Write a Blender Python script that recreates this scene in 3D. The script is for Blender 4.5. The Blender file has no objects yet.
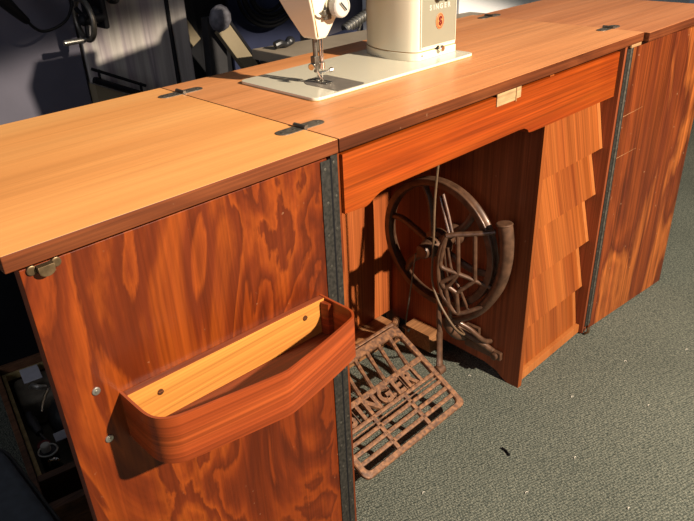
import bpy, bmesh, math, random
from math import pi, sin, cos, radians
from mathutils import Vector, Matrix, Euler

C = bpy.context.scene.collection
sc = bpy.context.scene
H = 0.77                                   # height of the table top
D = 0.455                                  # depth of the table top
W = 0.922                                  # width of the fixed top
T = 0.0196                                 # board thickness

# ------------------------------------------------------------------ materials
MATS = {}
def _new(name):
    m = bpy.data.materials.new(name); m.use_nodes = True
    nt = m.node_tree; b = nt.nodes['Principled BSDF']
    return m, nt, b
def plain(name, col, rough=.5, metal=0., noise=0., scale=30., coat=0., bump=0., col2=None, spec=.5):
    m, nt, b = _new(name)
    b.inputs['Roughness'].default_value = rough
    b.inputs['Metallic'].default_value = metal
    b.inputs['Coat Weight'].default_value = coat
    b.inputs['Coat Roughness'].default_value = .15
    b.inputs['Specular IOR Level'].default_value = spec
    tc = nt.nodes.new('ShaderNodeTexCoord')
    n = nt.nodes.new('ShaderNodeTexNoise'); n.inputs['Scale'].default_value = scale
    n.inputs['Detail'].default_value = 5
    nt.links.new(tc.outputs['Object'], n.inputs['Vector'])
    r = nt.nodes.new('ShaderNodeValToRGB')
    c2 = col2 or tuple(max(0, c * (1 - noise)) for c in col)
    r.color_ramp.elements[0].position = .35; r.color_ramp.elements[0].color = (*c2, 1)
    r.color_ramp.elements[1].position = .65; r.color_ramp.elements[1].color = (*col, 1)
    nt.links.new(n.outputs['Fac'], r.inputs['Fac'])
    nt.links.new(r.outputs['Color'], b.inputs['Base Color'])
    if bump:
        bp = nt.nodes.new('ShaderNodeBump'); bp.inputs['Strength'].default_value = bump
        bp.inputs['Distance'].default_value = .002
        nt.links.new(n.outputs['Fac'], bp.inputs['Height'])
        nt.links.new(bp.outputs['Normal'], b.inputs['Normal'])
    MATS[name] = m
    return m
def wood(name, stops, axis, fig=9., stretch=.16, rough=.4, coat=.10, distort=1.5, streak=.35, coatr=.25, fleck=0., spec=.25, flat=None):
    """figured veneer; axis = direction of the grain (0 x, 1 y, 2 z)"""
    m, nt, b = _new(name)
    L = nt.links.new
    N = nt.nodes.new
    b.inputs['Roughness'].default_value = rough
    b.inputs['Coat Weight'].default_value = coat
    b.inputs['Coat Roughness'].default_value = coatr
    b.inputs['Specular IOR Level'].default_value = spec
    tc = N('ShaderNodeTexCoord'); oi = N('ShaderNodeObjectInfo')
    add = N('ShaderNodeVectorMath'); add.operation = 'MULTIPLY_ADD'
    L(oi.outputs['Random'], add.inputs[0]); add.inputs[1].default_value = (7, 5, 9)
    L(tc.outputs['Object'], add.inputs[2])
    def mapped(s, a):
        mp = N('ShaderNodeMapping')
        v = [s, s, s]; v[axis] = s * a
        if flat is not None: v[flat] = s * a
        mp.inputs['Scale'].default_value = v
        L(add.outputs[0], mp.inputs['Vector'])
        return mp
    n = N('ShaderNodeTexNoise'); n.inputs['Scale'].default_value = 1; n.inputs['Detail'].default_value = 7
    n.inputs['Distortion'].default_value = distort; n.inputs['Roughness'].default_value = .5
    L(mapped(fig, stretch).outputs[0], n.inputs['Vector'])
    ramp = N('ShaderNodeValToRGB'); e = ramp.color_ramp.elements
    e[0].position = stops[0][0]; e[0].color = (*stops[0][1], 1)
    e[1].position = stops[-1][0]; e[1].color = (*stops[-1][1], 1)
    for p, c in stops[1:-1]:
        x = e.new(p); x.color = (*c, 1)
    L(n.outputs['Fac'], ramp.inputs['Fac'])
    s = N('ShaderNodeTexNoise'); s.inputs['Scale'].default_value = 1; s.inputs['Detail'].default_value = 5
    s.inputs['Distortion'].default_value = .3
    L(mapped(260, .010).outputs[0], s.inputs['Vector'])
    r2 = N('ShaderNodeMapRange'); r2.inputs[1].default_value = .3; r2.inputs[2].default_value = .7
    r2.inputs[3].default_value = 1 - streak; r2.inputs[4].default_value = 1 + streak * .5
    L(s.outputs['Fac'], r2.inputs[0])
    s2 = N('ShaderNodeTexNoise'); s2.inputs['Scale'].default_value = 1; s2.inputs['Detail'].default_value = 6
    L(mapped(60, .022).outputs[0], s2.inputs['Vector'])
    r3 = N('ShaderNodeMapRange'); r3.inputs[1].default_value = .3; r3.inputs[2].default_value = .7
    r3.inputs[3].default_value = 1 - streak * .6; r3.inputs[4].default_value = 1 + streak * .4
    L(s2.outputs['Fac'], r3.inputs[0])
    mu = N('ShaderNodeMath'); mu.operation = 'MULTIPLY'
    L(r2.outputs[0], mu.inputs[0]); L(r3.outputs[0], mu.inputs[1])
    vm = N('ShaderNodeVectorMath'); vm.operation = 'SCALE'
    L(ramp.outputs['Color'], vm.inputs[0]); L(mu.outputs[0], vm.inputs['Scale'])
    out = vm.outputs[0]
    if fleck:
        # small pale scuffs and chips
        f = N('ShaderNodeTexNoise'); f.inputs['Scale'].default_value = 95; f.inputs['Detail'].default_value = 2
        L(tc.outputs['Object'], f.inputs['Vector'])
        fr = N('ShaderNodeMapRange'); fr.inputs[1].default_value = .74; fr.inputs[2].default_value = .80
        fr.inputs[3].default_value = 0; fr.inputs[4].default_value = fleck
        L(f.outputs['Fac'], fr.inputs[0])
        mx = N('ShaderNodeMix'); mx.data_type = 'RGBA'
        L(fr.outputs[0], mx.inputs[0]); L(out, mx.inputs[6]); mx.inputs[7].default_value = (.6, .36, .2, 1)
        out = mx.outputs[2]
    L(out, b.inputs['Base Color'])
    bp = N('ShaderNodeBump'); bp.inputs['Strength'].default_value = .12; bp.inputs['Distance'].default_value = .001
    L(s.outputs['Fac'], bp.inputs['Height']); L(bp.outputs['Normal'], b.inputs['Normal'])
    rr = N('ShaderNodeMapRange'); rr.inputs[3].default_value = rough - .08; rr.inputs[4].default_value = rough + .1
    L(s2.outputs['Fac'], rr.inputs[0]); L(rr.outputs[0], b.inputs['Roughness'])
    MATS[name] = m
    return m

wood('top_wood', [(.25, (0.6739, 0.2682, 0.0750)), (.5, (0.8312, 0.3597, 0.1081)), (.75, (0.9500, 0.4710, 0.1585))], 0, fig=7, stretch=.12, rough=.36, coat=.18, streak=.10, coatr=.3, distort=.5)
wood('top_wood_worn', [(.25, (0.4500, 0.1515, 0.0532)), (.5, (0.5580, 0.2066, 0.0780)), (.75, (0.6660, 0.2662, 0.1102))], 0, fig=7, stretch=.12, rough=.38, coat=.18, streak=.18, coatr=.3, distort=.5, fleck=.5)
wood('top_wood_middle', [(.25, (.56, .20, .064)), (.5, (.68, .27, .095)), (.75, (.80, .34, .13))], 0, fig=7, stretch=.12, rough=.34, coat=.22, streak=.16, coatr=.3, distort=.5, fleck=.4)
wood('edge_wood', [(.3, (0.0748, 0.0177, 0.0054)), (.5, (0.1360, 0.0340, 0.0102)), (.72, (0.2040, 0.0578, 0.0170))], 0, fig=14, stretch=.2, rough=.4, streak=.5, fleck=.3)
wood('flame_walnut', [(.22, (0.0595, 0.0084, 0.0019)), (.31, (0.1050, 0.0154, 0.0023)), (.37, (0.1610, 0.0245, 0.0031)), (.385, (0.0700, 0.0105, 0.0023)), (.42, (0.1190, 0.0175, 0.0027)), (.455, (0.1890, 0.0308, 0.0035)), (.47, (0.0840, 0.0126, 0.0023)),
      (.50, (0.1330, 0.0203, 0.0031)), (.535, (0.2310, 0.0420, 0.0046)), (.548, (0.0980, 0.0147, 0.0027)), (.58, (0.1190, 0.0182, 0.0031)), (.62, (0.2380, 0.0448, 0.0046)), (.65, (0.1540, 0.0252, 0.0031)), (.662, (0.0770, 0.0119, 0.0023)), (.72, (0.1750, 0.0301, 0.0039)), (.80, (0.2520, 0.0476, 0.0054))], 2, fig=4.4, stretch=.42, rough=.38, streak=.24, distort=1.3, fleck=.35)
wood('door_walnut', [(.28, (0.0840, 0.0147, 0.0042)), (.42, (0.1785, 0.0357, 0.0067)), (.5, (0.1050, 0.0189, 0.0050)), (.56, (0.3360, 0.0893, 0.0168)), (.64, (0.1575, 0.0315, 0.0076)), (.75, (0.2940, 0.0683, 0.0134))], 2, fig=6.5, stretch=.22, rough=.4, streak=.5, distort=.7, fleck=.6)
wood('side_walnut', [(.3, (.13, .028, .010)), (.5, (.20, .045, .015)), (.7, (.28, .07, .022))], 2, fig=8, stretch=.12, rough=.45, streak=.4, distort=.5, fleck=.3)
wood('back_ply', [(.3, (.20, .040, .010)), (.5, (.32, .075, .018)), (.7, (.44, .12, .028))], 2, fig=9, stretch=.1, rough=.5, coat=.1, streak=.4, distort=.4)
wood('apron_wood', [(.3, (0.1795, 0.0228, 0.0023)), (.5, (0.2693, 0.0408, 0.0034)), (.7, (0.3590, 0.0669, 0.0057))], 0, fig=12, stretch=.12, rough=.34, streak=.45, distort=.9)
wood('drawer_wood', [(.3, (0.1828, 0.0375, 0.0068)), (.5, (0.2531, 0.0614, 0.0112)), (.7, (0.3234, 0.0886, 0.0169))], 2, fig=24, stretch=.03, rough=.4, streak=.34, distort=.15, flat=1)
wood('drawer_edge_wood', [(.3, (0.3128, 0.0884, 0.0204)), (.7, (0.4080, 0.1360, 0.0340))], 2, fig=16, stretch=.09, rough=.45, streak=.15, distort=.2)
wood('tray_band_wood', [(.3, (0.1725, 0.0247, 0.0062)), (.5, (0.2958, 0.0518, 0.0110)), (.7, (0.4314, 0.0925, 0.0184))], 0, fig=12, stretch=.10, flat=1, rough=.33, streak=.4, distort=.4)
wood('tray_floor_wood', [(.3, (.16, .034, .012)), (.7, (.30, .07, .022))], 0, fig=9, stretch=.1, rough=.4, streak=.35, distort=.4)
wood('pale_wood', [(.3, (0.4484, 0.1593, 0.0295)), (.7, (0.6136, 0.2549, 0.0531))], 0, fig=12, stretch=.1, rough=.45, streak=.3, distort=.4)
wood('raw_wood', [(.3, (0.3034, 0.1517, 0.0578)), (.7, (0.4190, 0.2384, 0.1084))], 0, fig=20, stretch=.2, rough=.6, coat=0, streak=.3)
wood('recess_wood', [(.3, (.26, .15, .07)), (.7, (.42, .27, .13))], 0, fig=40, stretch=.4, rough=.6, coat=0, streak=.3)
wood('rail_wood', [(.3, (.22, .09, .035)), (.7, (.40, .19, .08))], 0, fig=14, stretch=.2, rough=.6, coat=0, streak=.4)
wood('case_wood', [(.3, (.09, .040, .020)), (.7, (.19, .085, .042))], 0, fig=14, stretch=.2, rough=.5, coat=.1, streak=.4)
plain('hinge_steel', (.17, .145, .115), .5, .6, .5, 120, col2=(.085, .075, .060))
plain('hinge_dark', (.036, .031, .025), .6, .3, .5, 160, col2=(.010, .009, .007))
plain('old_steel', (.20, .18, .15), .42, .85, .4, 90)
plain('screw_steel', (.55, .52, .46), .35, .9, .3, 200)
plain('brown_screw', (.22, .09, .04), .4, .7, .3, 200)
plain('brass_catch', (.26, .17, .09), .4, .8, .5, 90)
plain('cast_iron', (.13, .062, .034), .42, .25, .5, 60, bump=.15, coat=.15)
plain('rusty_iron', (.26, .115, .050), .6, .15, .5, 110, bump=.5, col2=(.085, .038, .021))
plain('leather', (.16, .095, .05), .55, 0, .3, 80)
plain('cream_enamel', (.72, .66, .51), .25, 0, .04, 6, coat=.5)
plain('groove_brown', (.42, .22, .06), .5)
plain('panel_beige', (.28, .26, .19), .35, .1, .06, 14)
plain('needle_plate_steel', (.36, .31, .26), .38, .6, .15, 60)
plain('chrome', (.75, .72, .66), .16, 1., .08, 60)
plain('dial_white', (.50, .47, .42), .35, 0, .05, 40)
plain('emblem_orange', (.55, .20, .07), .4)
plain('emblem_red', (.13, .010, .008), .4)
plain('letter_pale', (.55, .52, .45), .4)
plain('black_rubber', (.006, .006, .007), .6, 0, .2, 40, spec=.15)
plain('black_plastic', (.014, .014, .016), .4, 0, .2, 40)
plain('black_metal', (.007, .007, .009), .6, 0, .3, 20, spec=.2)
plain('blue_paint', (.115, .108, .135), .7, 0, .18, 7, spec=.12)
plain('navy_paint', (.030, .036, .075), .7, 0, .2, 9, spec=.15)
wood('sheet_steel_reflect', [(.3, (.16, .14, .14)), (.45, (.42, .38, .34)), (.55, (.24, .20, .21)), (.62, (.46, .42, .38)), (.75, (.20, .18, .18))], 2, fig=16, stretch=.05, rough=.42, coat=0, streak=.1, distort=.2, spec=.5)  # pale and dark vertical bands painted in for reflections
plain('beige_paint', (.24, .19, .115), .5, 0, .15, 9)
plain('beige_bench', (.36, .29, .21), .5, 0, .2, 9)
plain('grey_knob', (.13, .125, .145), .55, .1, .5, 70, bump=.4)
plain('lever_grey', (.05, .048, .05), .45, .4, .3, 14)
plain('wall_paint', (.82, .81, .80), .7, 0, .05, 3)
plain('dark_wall_paint', (.30, .28, .26), .8, 0, .05, 3)
plain('seat_cloth', (.045, .052, .062), .7, 0, .3, 60, bump=.3)
plain('label_grey', (.45, .44, .48), .5, 0, .1, 60)
plain('dark_red', (.12, .012, .01), .4)
plain('gilt_edge', (.5, .36, .15), .45, .3, .4, 60)
plain('felt_olive', (.16, .13, .09), .9, 0, .3, 50)
plain('lint', (.55, .5, .42), .9)

def carpet():
    m, nt, b = _new('carpet'); N = nt.nodes.new; L = nt.links.new
    b.inputs['Roughness'].default_value = .95; b.inputs['Specular IOR Level'].default_value = .1
    tc = N('ShaderNodeTexCoord'); mp = N('ShaderNodeMapping')
    mp.inputs['Rotation'].default_value = (0, 0, .15); mp.inputs['Scale'].default_value = (1.1, .55, 1)
    L(tc.outputs['Object'], mp.inputs['Vector'])
    v = N('ShaderNodeTexVoronoi'); v.inputs['Scale'].default_value = 330; v.inputs['Randomness'].default_value = .55
    L(mp.outputs[0], v.inputs['Vector'])
    n = N('ShaderNodeTexNoise'); n.inputs['Scale'].default_value = 320; n.inputs['Detail'].default_value = 3
    L(mp.outputs[0], n.inputs['Vector'])
    n2 = N('ShaderNodeTexNoise'); n2.inputs['Scale'].default_value = 3.5; n2.inputs['Detail'].default_value = 3
    L(tc.outputs['Object'], n2.inputs['Vector'])
    r = N('ShaderNodeValToRGB'); e = r.color_ramp.elements
    e[0].position = .1; e[0].color = (.185, .188, .160, 1); e[1].position = .62; e[1].color = (.058, .066, .058, 1)
    L(v.outputs['Distance'], r.inputs['Fac'])
    r2 = N('ShaderNodeValToRGB'); e = r2.color_ramp.elements
    e[0].position = .35; e[0].color = (.6, .64, .62, 1); e[1].position = .66; e[1].color = (1.45, 1.40, 1.28, 1)
    L(n.outputs['Fac'], r2.inputs['Fac'])
    mx = N('ShaderNodeMix'); mx.data_type = 'RGBA'; mx.blend_type = 'MULTIPLY'; mx.inputs[0].default_value = 1
    L(r.outputs['Color'], mx.inputs[6]); L(r2.outputs['Color'], mx.inputs[7])
    mr = N('ShaderNodeMapRange'); mr.inputs[3].default_value = .8; mr.inputs[4].default_value = 1.2
    L(n2.outputs['Fac'], mr.inputs[0])
    vm = N('ShaderNodeVectorMath'); vm.operation = 'SCALE'
    L(mx.outputs[2], vm.inputs[0]); L(mr.outputs[0], vm.inputs['Scale'])
    L(vm.outputs[0], b.inputs['Base Color'])
    bp = N('ShaderNodeBump'); bp.inputs['Strength'].default_value = .8; bp.inputs['Distance'].default_value = .003; bp.invert = True
    L(v.outputs['Distance'], bp.inputs['Height']); L(bp.outputs['Normal'], b.inputs['Normal'])
    MATS['carpet'] = m
carpet()

# ------------------------------------------------------------------ mesh helpers
def nb(): return bmesh.new()
def xform(bm, verts, M): bmesh.ops.transform(bm, matrix=M, verts=verts)
def box(bm, lo, hi, bev=0., M=None, mi=0, seg=2):
    r = bmesh.ops.create_cube(bm, size=1)
    vs = r['verts']
    for v in vs:
        v.co = Vector([lo[i] + (v.co[i] + .5) * (hi[i] - lo[i]) for i in range(3)])
    fs = set(f for v in vs for f in v.link_faces)
    if bev:
        es = list(set(e for v in vs for e in v.link_edges))
        rb = bmesh.ops.bevel(bm, geom=es, offset=bev, segments=seg, affect='EDGES', profile=.5)
        vs = list(set(v for f in rb['faces'] for v in f.verts) | set(v for v in vs if v.is_valid))
        fs = set(f for v in vs for f in v.link_faces)
    for f in fs: f.material_index = mi
    if M: xform(bm, vs, M)
    return vs
def prism(bm, pts, a, b, axis=2, bev=0., M=None, mi=0):
    """polygon pts (two coordinates in the other two axes) extruded from a to b along axis"""
    def mk(p, h):
        if axis == 2: return Vector((p[0], p[1], h))
        if axis == 1: return Vector((p[0], h, p[1]))
        return Vector((h, p[0], p[1]))
    v0 = [bm.verts.new(mk(p, a)) for p in pts]; v1 = [bm.verts.new(mk(p, b)) for p in pts]
    n = len(pts); fs = []
    fs.append(bm.faces.new(v0[::-1])); fs.append(bm.faces.new(v1))
    for i in range(n): fs.append(bm.faces.new((v0[i], v0[(i + 1) % n], v1[(i + 1) % n], v1[i])))
    bmesh.ops.recalc_face_normals(bm, faces=fs)
    for f in fs: f.material_index = mi
    vs = v0 + v1
    if bev:
        es = [e for e in fs[0].edges] + [e for e in fs[1].edges]
        rb = bmesh.ops.bevel(bm, geom=es, offset=bev, segments=2, affect='EDGES', profile=.5)
        vs = list(set(v for f in rb['faces'] for v in f.verts) | set(v for v in vs if v.is_valid))
        for f in set(f for v in vs for f in v.link_faces): f.material_index = mi
    if M: xform(bm, vs, M)
    return vs
def frame_at(t):
    t = t.normalized(); u = Vector((0, 0, 1)) if abs(t.z) < .9 else Vector((1, 0, 0))
    a = t.cross(u).normalized(); return a, t.cross(a).normalized()
def tube(bm, pts, r, n=10, closed=False, sx=1., mi=0, M=None, flat=None):
    """tube along pts; r a number or one per point; flat=(w,h) gives an elliptic section"""
    P = [Vector(p) for p in pts]; k = len(P); rings = []
    a = None
    for i, p in enumerate(P):
        if closed: t = P[(i + 1) % k] - P[i - 1]
        else: t = P[min(i + 1, k - 1)] - P[max(i - 1, 0)]
        t.normalize()
        if a is None: a, b = frame_at(t)
        else:
            a = (a - t * a.dot(t)).normalized(); b = t.cross(a).normalized()
        rr = r[i] if isinstance(r, (list, tuple)) else r
        rings.append([bm.verts.new(p + a * rr * cos(2 * pi * j / n) * sx + b * rr * sin(2 * pi * j / n)) for j in range(n)])
    fs = []
    m = k if closed else k - 1
    for i in range(m):
        A, B = rings[i], rings[(i + 1) % k]
        off = 0
        if closed and i == k - 1:
            off = min(range(n), key=lambda o: (B[o].co - A[0].co).length)
        for j in range(n): fs.append(bm.faces.new((A[j], A[(j + 1) % n], B[(j + 1 + off) % n], B[(j + off) % n])))
    if not closed:
        fs.append(bm.faces.new(rings[0][::-1])); fs.append(bm.faces.new(rings[-1]))
    bmesh.ops.recalc_face_normals(bm, faces=fs)
    for f in fs: f.material_index = mi; f.smooth = True
    vs = [v for g in rings for v in g]
    if M: xform(bm, vs, M)
    return vs
def lathe(bm, prof, origin, axis, n=32, mi=0):
    """prof = (distance along axis, radius) pairs"""
    ax = Vector(axis).normalized(); a, b = frame_at(ax); o = Vector(origin); rings = []
    for h, r in prof:
        rings.append([bm.verts.new(o + ax * h + (a * cos(2 * pi * j / n) + b * sin(2 * pi * j / n)) * max(r, 1e-5)) for j in range(n)])
    fs = []
    for A, B in zip(rings, rings[1:]):
        for j in range(n): fs.append(bm.faces.new((A[j], A[(j + 1) % n], B[(j + 1) % n], B[j])))
    fs.append(bm.faces.new(rings[0][::-1])); fs.append(bm.faces.new(rings[-1]))
    bmesh.ops.recalc_face_normals(bm, faces=fs)
    for f in fs: f.material_index = mi
    return [v for g in rings for v in g]
def smooth_pts(P, n=8, closed=False):
    P = [Vector(p) for p in P]; k = len(P); out = []
    m = k if closed else k - 1
    for i in range(m):
        if closed: p0, p1, p2, p3 = P[i - 1], P[i], P[(i + 1) % k], P[(i + 2) % k]
        else: p0, p1, p2, p3 = P[max(i - 1, 0)], P[i], P[i + 1], P[min(i + 2, k - 1)]
        for j in range(n):
            t = j / n
            out.append(.5 * ((2 * p1) + (p2 - p0) * t + (2 * p0 - 5 * p1 + 4 * p2 - p3) * t * t + (3 * p1 - p0 - 3 * p2 + p3) * t ** 3))
    if not closed: out.append(P[-1])
    return out
def rrect(x0, x1, y0, y1, r, n=6):
    """rounded rectangle; r = one radius or four (lower-left, lower-right, upper-right, upper-left)"""
    if not isinstance(r, (list, tuple)): r = [r] * 4
    cs = [(x0 + r[0], y0 + r[0], pi, r[0]), (x1 - r[1], y0 + r[1], 1.5 * pi, r[1]), (x1 - r[2], y1 - r[2], 0, r[2]), (x0 + r[3], y1 - r[3], .5 * pi, r[3])]
    out = []
    for cx, cy, a, q in cs:
        for i in range(n + 1): out.append((cx + q * cos(a + i * pi / 2 / n), cy + q * sin(a + i * pi / 2 / n)))
    return out
def text_bm(bm, s, size, depth, M, mi=0, font_bold=0.):
    cu = bpy.data.curves.new('t', 'FONT'); cu.body = s; cu.size = size; cu.extrude = depth; cu.align_x = 'CENTER'; cu.align_y = 'CENTER'
    cu.offset = font_bold
    ob = bpy.data.objects.new('t', cu); C.objects.link(ob)
    bpy.context.view_layer.update()
    me = bpy.data.meshes.new_from_object(ob.evaluated_get(bpy.context.evaluated_depsgraph_get()))
    n0 = len(bm.verts); bm.from_mesh(me); bm.verts.ensure_lookup_table()
    vs = bm.verts[n0:]
    for f in set(f for v in vs for f in v.link_faces): f.material_index = mi
    xform(bm, list(vs), M)
    bpy.data.objects.remove(ob); bpy.data.curves.remove(cu); bpy.data.meshes.remove(me)

WO = {}                                     # world origin of every object
def obj(name, bm, mats, parent=None, smooth=True, label=None, angle=35):
    """link the bmesh (world coordinates) as ONE mesh object whose origin is its bottom centre"""
    if not isinstance(mats, (list, tuple)): mats = [mats]
    co = [v.co for v in bm.verts]
    lo = Vector([min(c[i] for c in co) for i in range(3)]); hi = Vector([max(c[i] for c in co) for i in range(3)])
    o0 = Vector(((lo.x + hi.x) / 2, (lo.y + hi.y) / 2, lo.z))
    for v in bm.verts: v.co -= o0
    bmesh.ops.recalc_face_normals(bm, faces=bm.faces)
    me = bpy.data.meshes.new(name); 
    if smooth:
        for f in bm.faces: f.smooth = True
        for e in bm.edges:
            if len(e.link_faces) == 2:
                e.smooth = e.calc_face_angle(0) < radians(angle)
    bm.to_mesh(me); bm.free()
    for m in mats: me.materials.append(MATS[m])
    o = bpy.data.objects.new(name, me); C.objects.link(o)
    if smooth:
        wn = o.modifiers.new('weighted', 'WEIGHTED_NORMAL'); wn.keep_sharp = True; wn.weight = 80
    WO[o.name] = o0
    if parent: o.parent = parent; o.location = o0 - WO[parent.name]
    else: o.location = o0
    if label: o['label'] = label
    return o
def thing(name, label, cat, loc, group=None):
    o = bpy.data.objects.new(name, None); C.objects.link(o); o.location = loc; o.empty_display_size = .05
    WO[o.name] = Vector(loc)
    return tag(o, label, cat, group)
def tag(o, label, cat, group=None):
    o['label'] = label; o['category'] = cat
    if group: o['group'] = group
    return o
def struct(o): o['kind'] = 'structure'; return o
def move_copy(o, parent, delta, name=None):
    c = o.copy(); C.objects.link(c); c.parent = parent
    c.location = o.location + Vector(delta); WO[c.name] = WO[o.name] + Vector(delta)
    return c

# ------------------------------------------------------------------ room
b = nb(); box(b, (-3.2, -3.6, -.04), (6.0, 2.0, 0)); struct(obj('floor', b, 'carpet', smooth=False))
b = nb(); box(b, (-3.2, 2.0, 0), (6.0, 2.08, 2.6)); struct(obj('wall_back', b, 'wall_paint', smooth=False))
b = nb(); box(b, (-3.28, -3.6, 0), (-3.2, 2.08, 2.6)); struct(obj('wall_left', b, 'dark_wall_paint', smooth=False))

# ------------------------------------------------------------------ the treadle cabinet
cab = thing('sewing_cabinet', 'opened walnut treadle sewing cabinet with folded-out top leaves, doors and iron wheel', 'sewing cabinet', (.46, .22, 0))

def board_top(x0, x1, y0, y1, z1, t=T, hole=None):
    bm = nb()
    vs = box(bm, (x0, y0, z1 - t), (x1, y1, z1), bev=.0016)
    for f in bm.faces:
        f.material_index = 0 if f.normal.z > .7 else 1
    return bm
# fixed top with the machine bed let into it: four boards round the opening, joined as one mesh
BX0, BX1, BY0, BY1 = .102, .523, .159, .362
bm = nb()
box(bm, (0, 0, H - T), (W, D, H), bev=.0016)
for f in bm.faces: f.material_index = 0 if f.normal.z > .7 else 1
# shallow line of the lift-up flap in front of the machine
fl = [(.114, .098), (.122, .078), (.140, .070), (.535, .071), (.80, .0715)]
obj('tabletop', bm, ['top_wood_middle', 'edge_wood'], cab)
bm = nb()
P = smooth_pts([(x, y, H + .00005) for x, y in fl[:3]], 5) + [Vector((.545, .0705, H + .00005))]
for a, c in zip(P, P[1:]):
    d = (c - a).normalized(); n = Vector((-d.y, d.x, 0)) * .0006
    vs = [bm.verts.new(q + Vector((0, 0, h))) for h in (-.0004, .0002) for q in (a - n, c - n, c + n, a + n)]
    for q in ((0, 1, 2, 3), (4, 5, 6, 7), (0, 1, 5, 4), (1, 2, 6, 5), (2, 3, 7, 6), (3, 0, 4, 7)): bm.faces.new([vs[i] for i in q])
obj('flap_inlay', bm, 'raw_wood', cab, label='pale worn line round the lift-up flap')

LG = .0016
bm = board_top(-.4438, -LG, 0, D, H); obj('table_leaf', bm, ['top_wood', 'edge_wood'], cab, label='left leaf, golden and smooth')
bm = board_top(W + .0055, W + .449, -.010, D - .008, H - .0015); obj('table_leaf', bm, ['top_wood_worn', 'edge_wood'], cab, label='right leaf, paler and scuffed')

def leaf_hinge(cx, cy, z=H):
    bm = nb()
    for s in (-1, 1):
        n = 8; pts = [(cx + s * .003, cy - .0115), (cx + s * .031, cy - .0115)]
        pts += [(cx + s * (.031 + .0115 * sin(i * pi / n)), cy - .0115 * cos(i * pi / n)) for i in range(1, n)]
        pts += [(cx + s * .031, cy + .0115), (cx + s * .003, cy + .0115)]
        prism(bm, pts, z - .002, z + .0009, bev=.0003)
    o = obj('leaf_hinge', bm, 'hinge_steel', cab)
    bm = nb(); tube(bm, [(cx, cy - .0125, z + .0022), (cx, cy + .0125, z + .0022)], .0034, 12); obj('knuckle', bm, 'old_steel', o)
    bm = nb()
    for s in (-1, 1):
        for dx, dy in ((.012, 0), (.033, 0)):
            lathe(bm, [(0, .0026), (.0004, .0026), (.0007, .0012)], (cx + s * dx, cy + dy, z + .0009), (0, 0, 1), 12)
    obj('screw_heads', bm, 'old_steel', o)
for cx, cy in ((-.001, .078), (.001, .392), (W + .001, .084), (W + .001, .404)): leaf_hinge(cx, cy, H)

# sides, inner wall, back
bm = nb(); box(bm, (-.0065, .014, 0), (.0125, .44, H - T), .0008); obj('side_panel', bm, 'door_walnut', cab)
XR = .862
bm = nb(); box(bm, (XR, .010, .004), (XR + .02, .44, H - T), .0008); obj('side_panel', bm, 'side_walnut', cab)
bm = nb()
prof = [(.012, 0), (.045, 0), (.062, .010), (.075, .020), (.11, .030), (.20, .034), (.26, .036), (.30, .036), (.40, .036), (.414, 0), (.44, 0), (.44, H - T), (.012, H - T)]
prism(bm, prof, .560, .5745, axis=0)
for f in bm.faces: f.material_index = 1 if f.normal.y < -.9 else 0
obj('inner_panel', bm, ['side_walnut', 'drawer_wood'], cab, label='dark inner wall between kneehole and drawers')
bm = nb(); box(bm, (.0125, .420, .05), (.560, .432, H - T)); obj('back_panel', bm, 'back_ply', cab)
bm = nb(); box(bm, (.5745, .420, .05), (XR, .432, H - T)); obj('back_panel', bm, 'back_ply', cab)
# bottom rails at the back of the kneehole
bm = nb(); box(bm, (.0125, .362, .002), (.5160, .4195, .052), .002)
for f in bm.faces: f.material_index = 0
obj('bottom_rail', bm, 'rail_wood', cab)
bm = nb(); prism(bm, [(.247, .010), (.3345, .010), (.3345, .060), (.252, .060)], .517, .5595, axis=0, bev=.0015); obj('bottom_rail', bm, 'rail_wood', cab)

# apron with a shallow arch
ap = [(.0125, .742), (.0125, .652), (.057, .649), (.064, .651)]
ap += [(.075, .657), (.088, .662), (.102, .664)] + [(.46, .664), (.478, .663), (.490, .658), (.496, .651), (.506, .6495), (.56, .6485), (.835, .6465), (.835, .742)]
bm = nb(); prism(bm, [(x, z) for x, z in ap], .008, .024, axis=1, bev=.0012)
apron = obj('apron', bm, 'apron_wood', cab)
bm = nb(); box(bm, (.380, .0060, .7255), (.437, .0085, .7495), .0005); box(bm, (.4375, .0066, .7275), (.455, .0085, .7495), .0005)
obj('lock_recess', bm, 'recess_wood', apron, label='bare pale wood where the lock was')
bm = nb(); box(bm, (.4372, .0050, .7235), (.4395, .0062, .7495), .0003); obj('recess_step', bm, 'raw_wood', apron)

# five louvred drawer fronts
zb = [.518, .402, .277, .145, .030]
for i, z0 in enumerate(zb):
    z1 = .664 if i == 0 else zb[i - 1] + .004
    yb, yt = .028, (.058, .058, .060, .058, .048)[i]
    if i == 4: yb = .030
    th = .013
    x0, x1 = .5752, XR - .001
    zt = z1
    dr_bm = nb()
    prism(dr_bm, [(yb, z0), (yb + th, z0 - .000), (yt + th, zt), (yt, zt)], x0, x1 - .014, axis=0, bev=.0006)
    d = obj('drawer', dr_bm, 'drawer_wood', cab)
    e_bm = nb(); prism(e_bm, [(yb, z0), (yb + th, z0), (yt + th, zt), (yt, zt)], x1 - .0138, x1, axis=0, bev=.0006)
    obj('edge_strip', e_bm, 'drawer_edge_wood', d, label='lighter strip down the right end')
    b_bm = nb(); box(b_bm, (x0 + .004, yt + th + .004, z0 + .012), (x1 - .004, .405, z0 + .085)); obj('drawer_box', b_bm, 'side_walnut', d)
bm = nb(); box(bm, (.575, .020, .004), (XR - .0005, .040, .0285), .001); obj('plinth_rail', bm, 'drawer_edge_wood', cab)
bm = nb(); tube(bm, [(.868, .004, .004), (.868, -.004, .012), (.872, -.002, .024)], .004, 10); obj('floor_bracket', bm, 'brass_catch', cab)

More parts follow.
